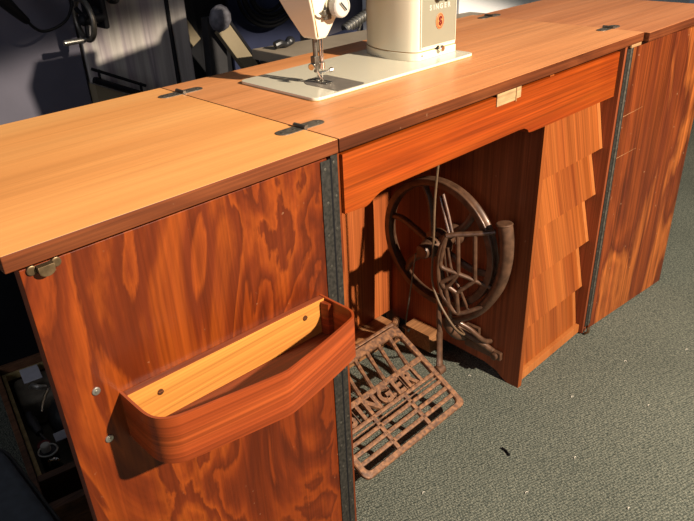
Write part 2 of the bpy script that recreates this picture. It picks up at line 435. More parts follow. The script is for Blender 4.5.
# left door with the tray
dl = nb(); box(dl, (-.4283, .012, .012), (-.0135, .030, .7435), .0012)
for f in dl.faces: f.material_index = 1 if f.normal.x < -.7 else 0
door = obj('cabinet_door', dl, ['flame_walnut', 'side_walnut'], cab, label='left door with flame-figured veneer and a tray')
def strip(x0, x1, y, z0, z1, par, ang=0., piv=None):
    bm = nb(); box(bm, (x0, y - .0016, z0), (x1, y, z1), .0004)
    k = int((z1 - z0) / .052)
    for i in range(k + 1):
        z = z0 + .012 + i * (z1 - z0 - .024) / k
        lathe(bm, [(0, .0024), (.0006, .0022), (.0009, .001)], ((x0 + x1) / 2 + (.001 if i % 2 else -.001), y - .0015, z), (0, -1, 0), 10, mi=1)
    if piv: xform(bm, bm.verts, Matrix.Translation(piv) @ Matrix.Rotation(ang, 4, 'Z') @ Matrix.Translation(-Vector(piv)))
    return obj('hinge_strip', bm, ['hinge_dark', 'old_steel'], par)
strip(-.0265, -.0095, .012, .012, .741, door)
bm = nb(); tube(bm, [(-.0078, .0125, .012), (-.0078, .0125, .741)], .0026, 10); obj('hinge_pin', bm, 'black_metal', cab)
strip(-.0062, .0068, .014, .012, .746, cab)
# latch and screws on the door
bm = nb()
for s in (-1, 1):
    lathe(bm, [(0, .0055), (.0022, .0052), (.003, .0035)], (-.4045 + s * .0125, .012, .7400), (0, -1, 0), 20)
pts = [(-.4045 - .0085, .7435)] + [(-.4045 + .0085 * cos(a), .7375 + .0065 * sin(a)) for a in [pi + i * pi / 8 for i in range(9)]] + [(-.4045 + .0085, .7435)]
prism(bm, pts, .003, .012, axis=1, bev=.001)
catch = obj('door_catch', bm, 'brass_catch', door)
for x, z in ((-.388, .569), (-.388, .497)):
    bm = nb(); lathe(bm, [(0, .0052), (.0014, .005), (.0022, .0035)], (x, .012, z), (0, -1, 0), 20)
    lathe(bm, [(0, .0018), (.0012, .0016)], (x, .0098, z), (0, -1, 0), 10); obj('screw', bm, 'screw_steel', door)
# tray
tx0, tx1, tzt, tzb = -.3625, -.0400, .5400, .4720
def tray_outline(off=0.):
    P = [(tx0 + off, .012), (tx0 + off, -.020), (tx0 + .001 + off, -.045), (tx0 + .007 + off * .8, -.061 + off * .6), (tx0 + .020 + off * .4, -.0720 + off), (tx0 + .040, -.0775 + off)]
    P += [(-.260, -.0890 + off), (-.212, -.0970 + off), (-.198, -.0985 + off), (-.184, -.0970 + off), (-.120, -.0850 + off)]
    P += [(tx1 - .022, -.0715 + off), (tx1 - .008 - off * .7, -.065 + off * .7), (tx1 - off, -.050 + off * .2), (tx1 - off, -.02), (tx1 - off, .012)]
    return P
TILT = lambda bm: [setattr(v.co, 'z', v.co.z + .034 * (tx1 - v.co.x)) for v in bm.verts]
def rounded(P, keep):
    Q = smooth_pts([(x, y, 0) for x, y in P], 5); return [(q.x, q.y) for q in Q]
outer = rounded(tray_outline(0), 0); inner = rounded(tray_outline(.0035), 0)
bm = nb(); n = len(outer)
rows = []
for ring, z in ((outer, tzb), (outer, tzt), (inner, tzt), (inner, tzb)):
    rows.append([bm.verts.new((x, y, z)) for x, y in ring])
for k in range(4):
    A, B = rows[k], rows[(k + 1) % 4]
    for i in range(n - 1): bm.faces.new((A[i], A[i + 1], B[i + 1], B[i]))
bm.faces.new([r[0] for r in rows]); bm.faces.new([r[-1] for r in rows])
TILT(bm); obj('tray_wall', bm, 'tray_band_wood', door, label='bent red-brown wooden band of the tray')
bm = nb(); prism(bm, [(x, y) for x, y in rounded(tray_outline(.0037), 0)], tzb + .004, tzb + .010); TILT(bm); obj('tray_floor', bm, 'tray_floor_wood', door)
bm = nb(); box(bm, (tx0 + .004, .0010, tzb + .0102), (tx1 - .004, .0118, tzt - .0005), .0005)
for f in bm.faces: f.material_index = 1 if f.normal.z > .7 else 0
TILT(bm); obj('tray_back', bm, ['pale_wood', 'tray_floor_wood'], door, label='pale orange back strip of the tray')
for x in (-.318, -.083):
    bm = nb(); lathe(bm, [(0, .0042), (.001, .004), (.0014, .002)], (x, .001, .522), (0, -1, 0), 16)
    box(bm, (x - .0036, -.0009, .5215), (x + .0036, -.0002, .5225)); TILT(bm); obj('screw', bm, 'brown_screw', door)
bm = nb(); prism(bm, [(tx1 - .0042, .0008), (tx1 - .0042, -.016), (tx1 - .010, -.013), (tx1 - .013, -.004), (tx1 - .013, .0008)], tzb + .0105, tzt - .004, bev=.001); TILT(bm); obj('corner_block', bm, 'tray_band_wood', door)

# right door, not quite flat against the hinge line
ang = radians(-5.0); piv = Vector((.889, .010, 0))
MR = Matrix.Translation(piv) @ Matrix.Rotation(ang, 4, 'Z') @ Matrix.Translation(-piv)
bm = nb(); box(bm, (.893, .010, .004), (1.2690, .028, .746), .0012, M=MR); rdoor = obj('cabinet_door', bm, 'door_walnut', cab, label='right door with straight striped veneer')
strip(.891, .8985, .010, .02, .742, rdoor, ang, piv)
strip(.871, .884, .010, .02, .742, cab)
bm = nb(); tube(bm, [(.8875, .0085, .02), (.8875, .0085, .742)], .0028, 10); obj('hinge_pin', bm, 'hinge_steel', cab)
# two pale scratches across the right door
for (xa, xb, za, zc) in ((.897, .985, .585, .592), (.895, .985, .485, .490)):
    bm = nb(); a = MR @ Vector((xa, .0099, za)); c = MR @ Vector((xb, .0099, zc)); 
    tube(bm, [a, (a * .6 + c * .4), c], [.0007, .0004, .0002], 5)
    obj('scratch', bm, 'raw_wood', rdoor)
bm = nb(); box(bm, (.872, .0015, .7436), (.9185, .006, .7500), .0005); obj('light_line_strip', bm, 'raw_wood', cab, label='pale strip standing for reflected light under the top edge')  # pale strip drawn for light reflecting under the top edge

# ---------------- cast-iron drive wheel
wx, wy, wz, wr = .490, .210, .352, .156
def circ(r, x, n=72, cy=wy, cz=wz, a0=0, a1=2 * pi):
    return [(x, cy + r * cos(a0 + (a1 - a0) * i / n), cz + r * sin(a0 + (a1 - a0) * i / n)) for i in range(n)]
bm = nb()
# rim: ring section with a belt groove, lathed about X
prof = [(-.012, wr - .015), (-.012, wr - .002), (-.010, wr), (-.005, wr), (0, wr - .005), (.005, wr), (.010, wr), (.012, wr - .002), (.012, wr - .015), (.005, wr - .019), (-.005, wr - .019)]
nn = 80; rings = []
for i in range(nn):
    a = 2 * pi * i / nn; rings.append([bm.verts.new((wx + h, wy + r * cos(a), wz + r * sin(a))) for h, r in prof])
for i in range(nn):
    A, B = rings[i], rings[(i + 1) % nn]
    for j in range(len(prof)): bm.faces.new((A[j], A[(j + 1) % len(prof)], B[(j + 1) % len(prof)], B[j]))
wheel = obj('drive_wheel', bm, 'cast_iron', cab, angle=50)
bm = nb()
lathe(bm, [(-.060, .006), (-.060, .014), (-.056, .017), (-.040, .018), (-.036, .022), (-.014, .024), (-.010, .034), (.010, .034), (.014, .018), (.066, .016), (.069, .014)], (wx, wy, wz), (1, 0, 0), 32)
obj('hub', bm, 'cast_iron', wheel)
sp = [math.atan2(z - wz, y - wy) for y, z in ((.354, .382),)][0]
for k in range(6):
    a = sp + k * pi / 3
    pts = []
    for t in (0, .35, .7, 1):
        r = .020 + t * (wr - .014 - .020); aa = a + .16 * sin(t * pi) * .7
        pts.append((wx - .010 * (1 - t), wy + r * cos(aa), wz + r * sin(aa)))
    bm = nb(); tube(bm, smooth_pts(pts, 5), [.0095 - .0015 * i / 15 for i in range(16)], 10, sx=.8); obj('spoke', bm, 'cast_iron', wheel)
# bearing plate on the inner wall
bm = nb(); prism(bm, rrect(.186, .234, .328, .376, .02), .548, .5598, axis=0, bev=.003); lathe(bm, [(0, .026), (.014, .020)], (.549, wy, wz), (-1, 0, 0), 24)
obj('wheel_bracket', bm, 'cast_iron', cab)

# ---------------- belt guard
bm = nb()
tp = [(.490, .0400, .453), (.490, .0330, .42), (.490, .0310, .37), (.490, .040, .315), (.490, .062, .264), (.490, .090, .222), (.490, .122, .192), (.488, .150, .176), (.484, .172, .172)]
S = smooth_pts(tp, 6); k = len(S)
tube(bm, S, [.0160 - .0085 * (i / (k - 1)) ** 1.5 for i in range(k)], 16)
lathe(bm, [(0, .0160), (.004, .0180), (.006, .0160), (.007, .010)], (.490, .0405, .449), (0, .1, 1), 24)
guard = obj('belt_guard', bm, 'cast_iron', cab)
A = {'a': (.433, .145, .413), 'b': (.447, .125, .418), 'c': (.466, .095, .422), 'd': (.486, .058, .431), 'e': (.428, .154, .351), 'f': (.430, .150, .336), 'g': (.449, .121, .323), 'h': (.470, .091, .308), 'i': (.488, .058, .294),
     'j': (.429, .152, .297), 'k': (.436, .142, .286), 'l': (.448, .123, .274), 'm': (.439, .136, .242), 'n': (.480, .165, .172), 'o': (.452, .118, .220), 'p': (.482, .075, .243)}
rr = .0050
for chain in ('abcd', 'aef', 'efghi', 'bg', 'ch', 'gj', 'hl', 'gkj', 'lkm', 'lo', 'mop', 'am'):
    pts = [A[q] for q in chain]
    bm = nb()
    if chain == 'am': pts = [A['a'], (.427, .156, .375), (.426, .158, .32), (.432, .152, .27), A['m'], (.455, .142, .20), A['n']]
    tube(bm, smooth_pts(pts, 4), rr if chain != 'abcd' else .0056, 10); obj('guard_bar', bm, 'cast_iron', guard)
# upright arms from the guard to the top
for q in (((.474, .196, .478), (.468, .178, .44), (.460, .156, .398)), ((.474, .188, .484), (.470, .168, .44), (.464, .150, .398)), ((.458, .158, .372), (.458, .146, .32), (.460, .122, .276), (.478, .110, .22)), ((.455, .166, .37), (.455, .158, .32), (.462, .140, .26), (.480, .135, .195))):
    bm = nb(); tube(bm, smooth_pts(q, 5), .0036, 10); obj('guard_arm', bm, 'cast_iron', guard)
# casting that carries the guard above the floor
bm = nb()
tube(bm, smooth_pts([(.484, .180, .170), (.490, .172, .145), (.505, .160, .120), (.530, .150, .105), (.556, .150, .100)], 5), [.010 + .004 * sin(i / 20 * pi) for i in range(21)], 12)
tube(bm, smooth_pts([(.500, .178, .150), (.515, .140, .125), (.535, .105, .100), (.556, .085, .075)], 5), .0075, 12)
tube(bm, smooth_pts([(.480, .160, .175), (.505, .125, .150), (.530, .10, .115), (.556, .095, .10)], 5), .006, 12)
box(bm, (.548, .060, .060), (.5598, .165, .082), .003); box(bm, (.548, .125, .082), (.5598, .165, .125), .003)
lathe(bm, [(-.012, .006), (-.010, .009), (.004, .009), (.006, .006)], (.545, .075, .071), (-1, 0, 0), 16)
obj('guard_bracket', bm, 'cast_iron', cab)

# pitman rod, belt, wire
bm = nb()
tube(bm, [(.442, .166, .250), (.436, .160, .20), (.428, .150, .165)], .0062, 10)
tube(bm, smooth_pts([(.428, .150, .170), (.420, .143, .130), (.410, .134, .100), (.404, .130, .088)], 5), [.0085] * 10 + [.0095] * 6, 12, sx=.7)
lathe(bm, [(-.014, .007), (-.011, .0125), (.009, .0125), (.014, .008), (.016, .004)], (.404, .129, .084), (1, .0, .0), 24)
obj('pitman_rod', bm, 'cast_iron', cab)
bm = nb(); tube(bm, smooth_pts([(.425, .160, .60), (.425, .165, .568), (.425, .171, .491), (.425, .172, .398), (.425, .174, .303), (.425, .158, .257), (.430, .133, .216), (.445, .115, .180), (.480, .120, .150), (.505, .19, .160)], 7), .0026, 8)
obj('belt', bm, 'leather', cab)
bm = nb(); tube(bm, [(.436, .231, .340), (.44, .264, .136), (.44, .266, .120)], .0018, 8)
tube(bm, [(.436, .250, .122), (.440, .270, .122)], .0045, 10); obj('linkage_wire', bm, 'old_steel', cab)

# ---------------- treadle pedal (local u across, v up the slope)
PA = Vector((.070, .0440, .0400)); th = math.atan2(.113, .210)
MP = Matrix.Translation(PA) @ Matrix.Rotation(th, 4, 'X')
PU, PV, PT = .3190, .2400, .0085
bm = nb()
def pbox(u0, u1, v0, v1, t0=0, t1=PT, bev=.0022): box(bm, (u0, v0, t0), (u1, v1, t1), bev, M=MP)
# outer ring as a closed prism with rounded corners
o = rrect(0, PU, 0, PV, [.018, .014, .010, .010], 5); i_ = rrect(.0155, PU - .0150, .0140, PV - .022, .010, 5)
ra = [[bm.verts.new(MP @ Vector((x, y, z))) for x, y in q] for q, z in ((o, .001), (o, PT - .001), ([(PU/2+(x-PU/2)*.988, PV/2+(y-PV/2)*.985) for x, y in o], PT + .0010), ([(PU/2+(x-PU/2)*1.01, PV/2+(y-PV/2)*1.014) for x, y in i_], PT + .001), (i_, PT - .001), (i_, .001))]
for k in range(6):
    a, c = ra[k], ra[(k + 1) % 6]; m_ = len(a)
    for j in range(m_): bm.faces.new((a[j], a[(j + 1) % m_], c[(j + 1) % m_], c[j]))
pedal = obj('treadle_pedal', bm, 'rusty_iron', cab, angle=40)
def part(name, fn, mat='rusty_iron', par=None, **k):
    global bm
    bm = nb(); fn(); return obj(name, bm, mat, par or pedal, **k)
for v0, v1 in ((.0275, .0370), (.0475, .0570), (.0680, .0770), (.0910, .1000), (.1350, .1480)):
    part('cross_bar', lambda: pbox(.008, PU - .008, v0, v1))
part('cross_bar', lambda: pbox(.008, PU - .008, .0825, .0855, .001, PT - .001, .0008))
for u in (.1020, .2010):
    part('long_bar', lambda: pbox(u, u + .0110, .010, .098))
part('long_bar', lambda: pbox(.2640, .2730, .095, .148, bev=.002))
for k in range(7):
    u = .040 + k * .0378
    def sl():
        a = MP @ Vector((u, .140, PT * .5)); c = MP @ Vector((u + .014, PV - .018, PT * .5))
        tube(bm, [a, a.lerp(c, .5), c], [.0056, .0046, .0060], 8)
    part('long_bar', sl)
for ch, x in zip('SINGER', [.058, .090, .124, .166, .207, .243]):
    bm = nb(); text_bm(bm, ch, .0520, .0045, MP @ Matrix.Translation((x, .1180, PT * .5)) @ Matrix.Diagonal((.92, 1, 1, 1)), font_bold=.0022)
    obj('cast_letter', bm, 'rusty_iron', pedal, smooth=False)
for u in (.0395, .076, .107, .145, .1865, .226):
    bm = nb(); pbox(u - .0010, u + .0010, .098, .137, .001, PT - .003, .0006); obj('letter_tie', bm, 'rusty_iron', pedal)
bm = nb()
tube(bm, [MP @ Vector((.12, PV * .5, -.004)), MP @ Vector((PU + .010, PV * .5 - .03, -.0005)), ], .005, 10)
tube(bm, [(.03, .262, .030), (.03, .262, .158)], .0075, 10); tube(bm, [(.43, .30, .055), (.43, .285, .120), (.41, .268, .150), (.02, .262, .150)], .006, 10)
obj('treadle_axle', bm, 'rusty_iron', cab)
bm = nb(); tube(bm, smooth_pts([(.395, .262, .152), (.415, .275, .150), (.432, .285, .138), (.44, .300, .110), (.445, .32, .070)], 5), .0075, 10); box(bm, (.425, .300, .0525), (.465, .3345, .060), .002)
tube(bm, [(.445, .318, .056), (.445, .318, .09)], .008, 10)
obj('treadle_bracket', bm, 'rusty_iron', cab)

# ------------------------------------------------------------------ sewing machine
sm = thing('sewing_machine', 'cream enamelled sewing machine set into the middle of the table top', 'sewing machine', (.32, .25, H))
bm = nb(); prism(bm, rrect(BX0, BX1, BY0, BY1, .013), H + .0005, H + .0055, bev=.0012); obj('bed', bm, 'cream_enamel', sm)
bm = nb(); prism(bm, rrect(BX0 - .0015, BX1 + .0015, BY0 - .0015, BY1 + .0015, .014), H + .0001, H + .0009); obj('bed_gasket', bm, 'groove_brown', sm)
zB = H + .0055
bm = nb(); prism(bm, [(.156, .1625), (.214, .1615), (.222, .168), (.222, .262), (.214, .268), (.170, .262), (.160, .252), (.154, .238)], zB, zB + .0007, bev=.0003)
npl = obj('needle_plate', bm, 'needle_plate_steel', sm)
bm = nb(); box(bm, (.180, .238, zB + .0007), (.183, .258, zB + .0014)); box(bm, (.190, .238, zB + .0007), (.193, .258, zB + .0014)); box(bm, (.156, .2225, zB + .0006), (.222, .2232, zB + .0009)); obj('feed_dog', bm, 'chrome', npl)
# pillar
def pill(x0, x1, y0, y1, z0, z1, r, bev=.0):
    bm = nb(); prism(bm, rrect(x0, x1, y0, y1, r, 8), z0, z1, bev=bev); return bm
FT = [(.5130, .1985), (.5130, .350), (.49, .364), (.44, .362), (.412, .346), (.396, .322), (.386, .29), (.3825, .262), (.3845, .236), (.3895, .214), (.3960, .2030), (.4015, .1985)]
def plan(P, k, z0, z1, bev=0.):
    cx, cy = .46, .27; Q = smooth_pts([(cx + (x - cx) * k, cy + (y - cy) * k, 0) for x, y in P[2:]], 4)
    pts = [(cx + (x - cx) * k, cy + (y - cy) * k) for x, y in P[:2]] + [(q.x, q.y) for q in Q]
    bm = nb(); prism(bm, pts, z0, z1, bev=bev); return bm
obj('pillar_foot', plan(FT, 1, zB, .790, .0012), 'cream_enamel', sm)
obj('pillar_groove', plan(FT, .965, .7895, .7915), 'groove_brown', sm)
pil = obj('pillar', plan(FT, .985, .7915, 1.035, .0008), 'cream_enamel', sm)
PX0, PX1, PZ0, PZ1 = .4065, .5080, .7990, .985
bm = nb(); box(bm, (PX0, .1972, PZ0), (PX1, .2001, PZ1), .0012); fp = obj('control_panel', bm, 'panel_beige', sm)
bm = nb()
for q in ((PX0 - .0022, PX0, PZ0 - .0022, PZ1), (PX1, PX1 + .0016, PZ0 - .0022, PZ1), (PX0, PX1, PZ0 - .0022, PZ0)): box(bm, (q[0], .1966, q[2]), (q[1], .2001, q[3]), .0005)
obj('panel_trim', bm, 'cream_enamel', fp)
RX = Matrix.Rotation(pi / 2, 4, 'X')
ecx, ecz = .4590, .8405
bm = nb(); lathe(bm, [(0, .0130), (.0012, .0130), (.0018, .012)], (0, 0, 0), (0, -1, 0), 32); xform(bm, bm.verts, Matrix.Translation((ecx, .1972, ecz)) @ Matrix.Diagonal((.90, 1, 1.12, 1)))
em = obj('emblem', bm, 'emblem_orange', fp, label='orange oval badge')
bm = nb(); tube(bm, [(ecx + .0095 * cos(a), .1956, ecz + .0125 * sin(a)) for a in [2 * pi * i / 40 for i in range(40)]], .0007, 6, closed=True); 
text_bm(bm, 'S', .0215, .0006, Matrix.Translation((ecx, .1951, ecz)) @ RX, mi=0, font_bold=.0008)
# needle stroke and thread curl crossing the letter
tube(bm, [(ecx + .0035, .1950, ecz + .0085), (ecx - .0020, .1950, ecz - .001), (ecx + .0005, .1950, ecz - .0095)], .0007, 6)
sub = obj('emblem_mark', bm, 'emblem_red', fp, smooth=False, label='red curled letter on the badge')
bm = nb()
for ch, x in zip('SINGER', [-.0290, -.0190, -.0090, .0040, .0165, .0285]):
    text_bm(bm, ch, .0125, .0004, Matrix.Translation((ecx + x * .95, .1970, .8665)) @ RX, font_bold=.0003)
obj('maker_lettering', bm, 'letter_pale', fp, smooth=False)
for x, z, r in ((.4520, .8870, .0100), (.4780, .8850, .0080)):
    bm = nb(); lathe(bm, [(0, r), (.010, r * .93), (.012, r * .8)], (x, .1972, z), (0, -1, 0), 24); obj('control_knob', bm, 'black_plastic', fp)
bm = nb(); lathe(bm, [(0, .003), (.005, .003), (.005, .0058), (.010, .0062), (.012, .005)], (.4600, .1995, .7905), (0, -1, 0), 20); obj('bobbin_knob', bm, 'chrome', sm)
bm = nb(); lathe(bm, [(0, .0018), (.0006, .0018)], (.4100, .1985, .7835), (0, -1, 0), 12); obj('oil_hole', bm, 'black_metal', sm)
bm = nb(); prism(bm, [(.4480, .7905), (.4580, .7955), (.4580, .7880)], .1962, .199, axis=1); obj('bobbin_lever', bm, 'black_metal', sm)
# arm and head
bm = nb()
sec = [(.22, .278, .905, .985), (.26, .30, .915, 1.000), (.34, .3, .93, 1.02), (.42, .30, .94, 1.035)]
rings = []
for x, _, z0, z1 in [(.20, 0, .915, 1.0), (.27, 0, .925, 1.01), (.34, 0, .935, 1.02), (.42, 0, .94, 1.03)]:
    rings.append([bm.verts.new((x, y, z)) for y, z in rrect(.205, .300, z0, z1, .022, 6)])
for a, c in zip(rings, rings[1:]):
    for j in range(len(a)): bm.faces.new((a[j], a[(j + 1) % len(a)], c[(j + 1) % len(a)], c[j]))
bm.faces.new(rings[0][::-1]); bm.faces.new(rings[-1])
obj('arm', bm, 'cream_enamel', sm)
HB = [(.8530, .1545, .1760, .2070, .2390), (.8570, .1515, .1790, .2050, .2420), (.8800, .1460, .1940, .2015, .2580), (.8900, .1430, .2020, .2000, .2640), (.9150, .1370, .2200, .1990, .2780), (1.02, .1250, .250, .1980, .300), (1.028, .130, .246, .202, .296)]
bm = nb(); rings = []
for z, x0, x1, y0, y1 in HB: rings.append([bm.verts.new((x, y, z)) for x, y in rrect(x0, x1, y0, y1, .0028, 3)])
for a, c in zip(rings, rings[1:]):
    for j in range(len(a)): bm.faces.new((a[j], a[(j + 1) % len(a)], c[(j + 1) % len(a)], c[j]))
bm.faces.new(rings[0][::-1]); bm.faces.new(rings[-1])
head = obj('head', bm, 'cream_enamel', sm, angle=40)
bm = nb(); tube(bm, [(.1560, .2040, .8565), (.1480, .2006, .885), (.1410, .1985, .916), (.129, .1975, 1.02)], .0008, 6); obj('face_seam', bm, 'groove_brown', head)
# tension dial on the front of the head
dx_, dz_ = .1860, .9020
bm = nb(); lathe(bm, [(0, .0165), (.004, .0165), (.0045, .012), (.010, .012)], (dx_, .1990, dz_), (0, -1, 0), 28); dial = obj('tension_discs', bm, 'chrome', sm)
bm = nb(); lathe(bm, [(.010, .0172), (.022, .0172), (.024, .0155), (.0245, .0130), (.0235, .0125)], (dx_, .1990, dz_), (0, -1, 0), 32)
for k in range(20):
    a = 2 * pi * k / 20; box(bm, (-.0006, -.0215, .0171), (.0006, -.0108, .0177), M=Matrix.Translation((dx_, .1990, dz_)) @ Matrix.Rotation(a, 4, 'Y'))
obj('tension_dial', bm, 'dial_white', sm)
bm = nb(); box(bm, (-.009, -.0265, -.0016), (.009, -.0235, .0016), .0006, M=Matrix.Translation((dx_, .1990, dz_)) @ Matrix.Rotation(.8, 4, 'Y')); obj('dial_grip', bm, 'chrome', sm)
bm = nb(); tube(bm, smooth_pts([(dx_ - .012, .197, dz_ - .010), (dx_ - .022, .192, dz_ - .013), (dx_ - .032, .190, dz_ - .010), (dx_ - .036, .191, dz_ - .006)], 4), .0018, 8)
lathe(bm, [(0, .006), (.006, .005)], (dx_ - .016, .1995, dz_ - .014), (0, -1, 0), 16); box(bm, (dx_ - .024, .193, dz_ - .020), (dx_ - .008, .199, dz_ - .004), .002)
obj('thread_guide', bm, 'old_steel', sm)
# needle bar, presser bar and foot
nx, ny = .1800, .2260
bm = nb(); tube(bm, [(nx, ny, .856), (nx, ny, .8040)], .0036, 16); lathe(bm, [(0, .0055), (.010, .0055), (.012, .004)], (nx, ny, .800), (0, 0, 1), 16); obj('needle_bar', bm, 'chrome', sm)
bm = nb(); tube(bm, [(nx, ny, .802), (nx, ny, .7775)], [.0011, .0007], 8); obj('needle', bm, 'chrome', sm)
bm = nb(); tube(bm, [(nx - .0095, ny + .004, .856), (nx - .0095, ny + .004, .795)], .0042, 16); box(bm, (nx - .017, ny - .002, .808), (nx - .006, ny + .009, .822), .001); obj('presser_bar', bm, 'old_steel', sm)
bm = nb(); lathe(bm, [(0, .003), (.006, .003), (.0065, .0062), (.010, .0062), (.011, .005)], (nx - .014, ny + .004, .8060), (-1, -.4, 0), 20); obj('thumb_screw', bm, 'chrome', sm)
bm = nb()
tube(bm, [(nx - .010, ny + .003, .800), (nx - .006, ny + .001, .787), (nx - .001, ny - .002, .7815)], .0028, 8)
box(bm, (nx - .0080, ny - .018, zB + .0012), (nx - .0020, ny + .010, zB + .0034), .0008); box(bm, (nx + .0020, ny - .018, zB + .0012), (nx + .0070, ny + .010, zB + .0034), .0008)
box(bm, (nx - .0080, ny + .002, zB + .003), (nx + .0070, ny + .008, zB + .007), .001)
tube(bm, [(nx - .010, ny + .003, .793), (nx + .006, ny - .006, .795), (nx + .014, ny - .008, .797)], .0022, 8); lathe(bm, [(0, .0038), (.006, .0038), (.007, .0028)], (nx + .010, ny - .007, .796), (1, -.3, .1), 14)
obj('presser_foot', bm, 'chrome', sm)

# ------------------------------------------------------------------ dark space behind the left door: a case of oddments
ca = math.atan2(-.456, -.084)            # long axis of the case on the floor
e1 = Vector((-.084, -.456, 0)).normalized(); e2 = Vector((-e1.y, e1.x, 0)); cc = Vector((-.3170, .835, 0)) - e1 * .03 - e2 * .02
MC = Matrix(((e1.x, e2.x, 0, cc.x), (e1.y, e2.y, 0, cc.y), (0, 0, 1, 0), (0, 0, 0, 1)))
case = thing('wooden_case', 'open dark wooden compartment case of sewing oddments behind the left door', 'case', MC @ Vector((.25, .18, 0)))
hh = .12; L1, L2 = .520, .34
bm = nb(); box(bm, (0, 0, 0), (L1, L2, .010), .001, M=MC); obj('case_floor', bm, 'felt_olive', case)
for q in (((0, 0), (L1, .012)), ((0, L2 - .012), (L1, L2)), ((0, .012), (.012, L2 - .012)), ((L1 - .020, .012), (L1, L2 - .012))):
    bm = nb(); box(bm, (q[0][0], q[0][1], .010), (q[1][0], q[1][1], hh), .0015, M=MC); obj('case_wall', bm, 'case_wood', case)
bm = nb(); box(bm, (.412, .0125, .0105), (.430, L2 - .012, hh - .006), .0012, M=MC); obj('divider', bm, 'case_wood', case)
bm = nb()
for q in (((.014, .014), (.408, .022)), ((.014, .022), (.022, .30)), ((.400, .022), (.408, .30))): box(bm, (q[0][0], q[0][1], .085), (q[1][0], q[1][1], .102), .001, M=MC)
obj('inner_lining', bm, 'gilt_edge', case, label='dull gilt lining strip')
def cobj(name, label, cat, mat, fn, group=None):
    bm = nb(); fn(bm); xform(bm, bm.verts, MC); return tag(obj(name, bm, mat), label, cat, group)
# oddments in the case (local coordinates: down the long side, across, up)
cobj('label_card', 'pale grey card lying at the far end of the wooden case', 'card', 'label_grey', lambda b: box(b, (.026, .052, .104), (.085, .092, .107), .001))
cobj('silver_clasp', 'small silver clasp just in front of the grey card', 'clasp', 'screw_steel', lambda b: tube(b, smooth_pts([(.092, .062, .095), (.104, .068, .104), (.116, .076, .104), (.112, .090, .095)], 5), .006, 10))
cobj('black_pouch', 'shiny black pouch along the door side of the wooden case', 'pouch', 'black_plastic', lambda b: tube(b, smooth_pts([(.14, .115, .060), (.19, .11, .065), (.25, .118, .065), (.29, .13, .06)], 5), [.012, .02, .028, .033, .037, .040, .042, .043, .043, .042, .040, .036, .03, .024, .018, .012], 16))
cobj('silver_hook', 'curved shiny metal hook lying over the black pouch', 'hook', 'chrome', lambda b: tube(b, smooth_pts([(.130, .105, .108), (.150, .092, .112), (.180, .075, .111), (.215, .062, .107)], 5), .0035, 8))
cobj('screwdriver', 'black-handled screwdriver lying at the left side of the case', 'screwdriver', 'black_plastic', lambda b: (tube(b, [(.19, .038, .098), (.225, .040, .096), (.262, .045, .092)], [.007, .011, .008], 14), tube(b, [(.262, .045, .092), (.290, .052, .086)], .003, 8)))
def spool(b, u, v, z, r, h):
    lathe(b, [(0, r), (.006, r), (.008, r * .55), (h - .008, r * .55), (h - .006, r), (h, r), (h + .001, r * .5)], (u, v, z), (.0, .0, 1), 28)
sp1 = thing('thread_spool', 'black thread spool with white cap and silver rim near the case divider', 'spool', MC @ Vector((.337, .047, .050)))
bm = nb(); lathe(bm, [(0, .018), (.05, .018)], (.337, .047, .050), (0, 0, 1), 28); xform(bm, bm.verts, MC); obj('thread', bm, 'black_plastic', sp1)
bm = nb(); tube(bm, [(.337 + .018 * cos(a), .047 + .018 * sin(a), .1015) for a in [2 * pi * i / 36 for i in range(36)]], .0022, 8, closed=True); xform(bm, bm.verts, MC); obj('rim', bm, 'screw_steel', sp1)
bm = nb(); lathe(bm, [(0, .009), (.014, .009), (.016, .007)], (.333, .045, .1002), (0, 0, 1), 24); xform(bm, bm.verts, MC); obj('cap', bm, 'letter_pale', sp1)
cobj('red_spool', 'dark red round spool between the screwdriver and the capped spool', 'spool', 'dark_red', lambda b: spool(b, .306, .044, .060, .013, .036))
cobj('metal_clip', 'small bright metal clip between the capped spool and the case divider', 'clip', 'chrome', lambda b: tube(b, smooth_pts([(.366, .040, .09), (.376, .044, .108), (.384, .056, .110), (.378, .062, .095)], 5), .0035, 8))
cobj('grey_tag', 'flat grey tag lying beside the black pouch near the spools', 'tag', 'label_grey', lambda b: box(b, (.302, .066, .106), (.330, .108, .109), .0008))
cobj('cloth_bundle', 'folded olive cloth filling the floor of the wooden case', 'cloth', 'felt_olive', lambda b: box(b, (.026, .030, .0105), (.135, .300, .088), .012, seg=3))

# padded stool at the lower left corner of the picture
st = thing('padded_stool', 'dark grey padded stool standing left of the open left door', 'stool', (-.62, .22, 0))
bm = nb(); prism(bm, rrect(-.83, -.446, .02, .41, .10, 10), .265, .315, bev=.016); obj('seat', bm, 'seat_cloth', st)
bm = nb(); tube(bm, [(p_[0], p_[1], .300) for p_ in rrect(-.832, -.444, .018, .412, .102, 10)], .0028, 8, closed=True); obj('piping', bm, 'lever_grey', st)
bm = nb(); tube(bm, [(-.64, .21, .04), (-.64, .21, .268)], .020, 16); obj('post', bm, 'black_metal', st)
for k in range(4):
    a = pi / 4 + k * pi / 2; bm = nb(); tube(bm, [(-.64, .21, .045), (-.64 + .17 * cos(a), .21 + .17 * sin(a), .013)], [.014, .012], 10); obj('leg', bm, 'black_metal', st)

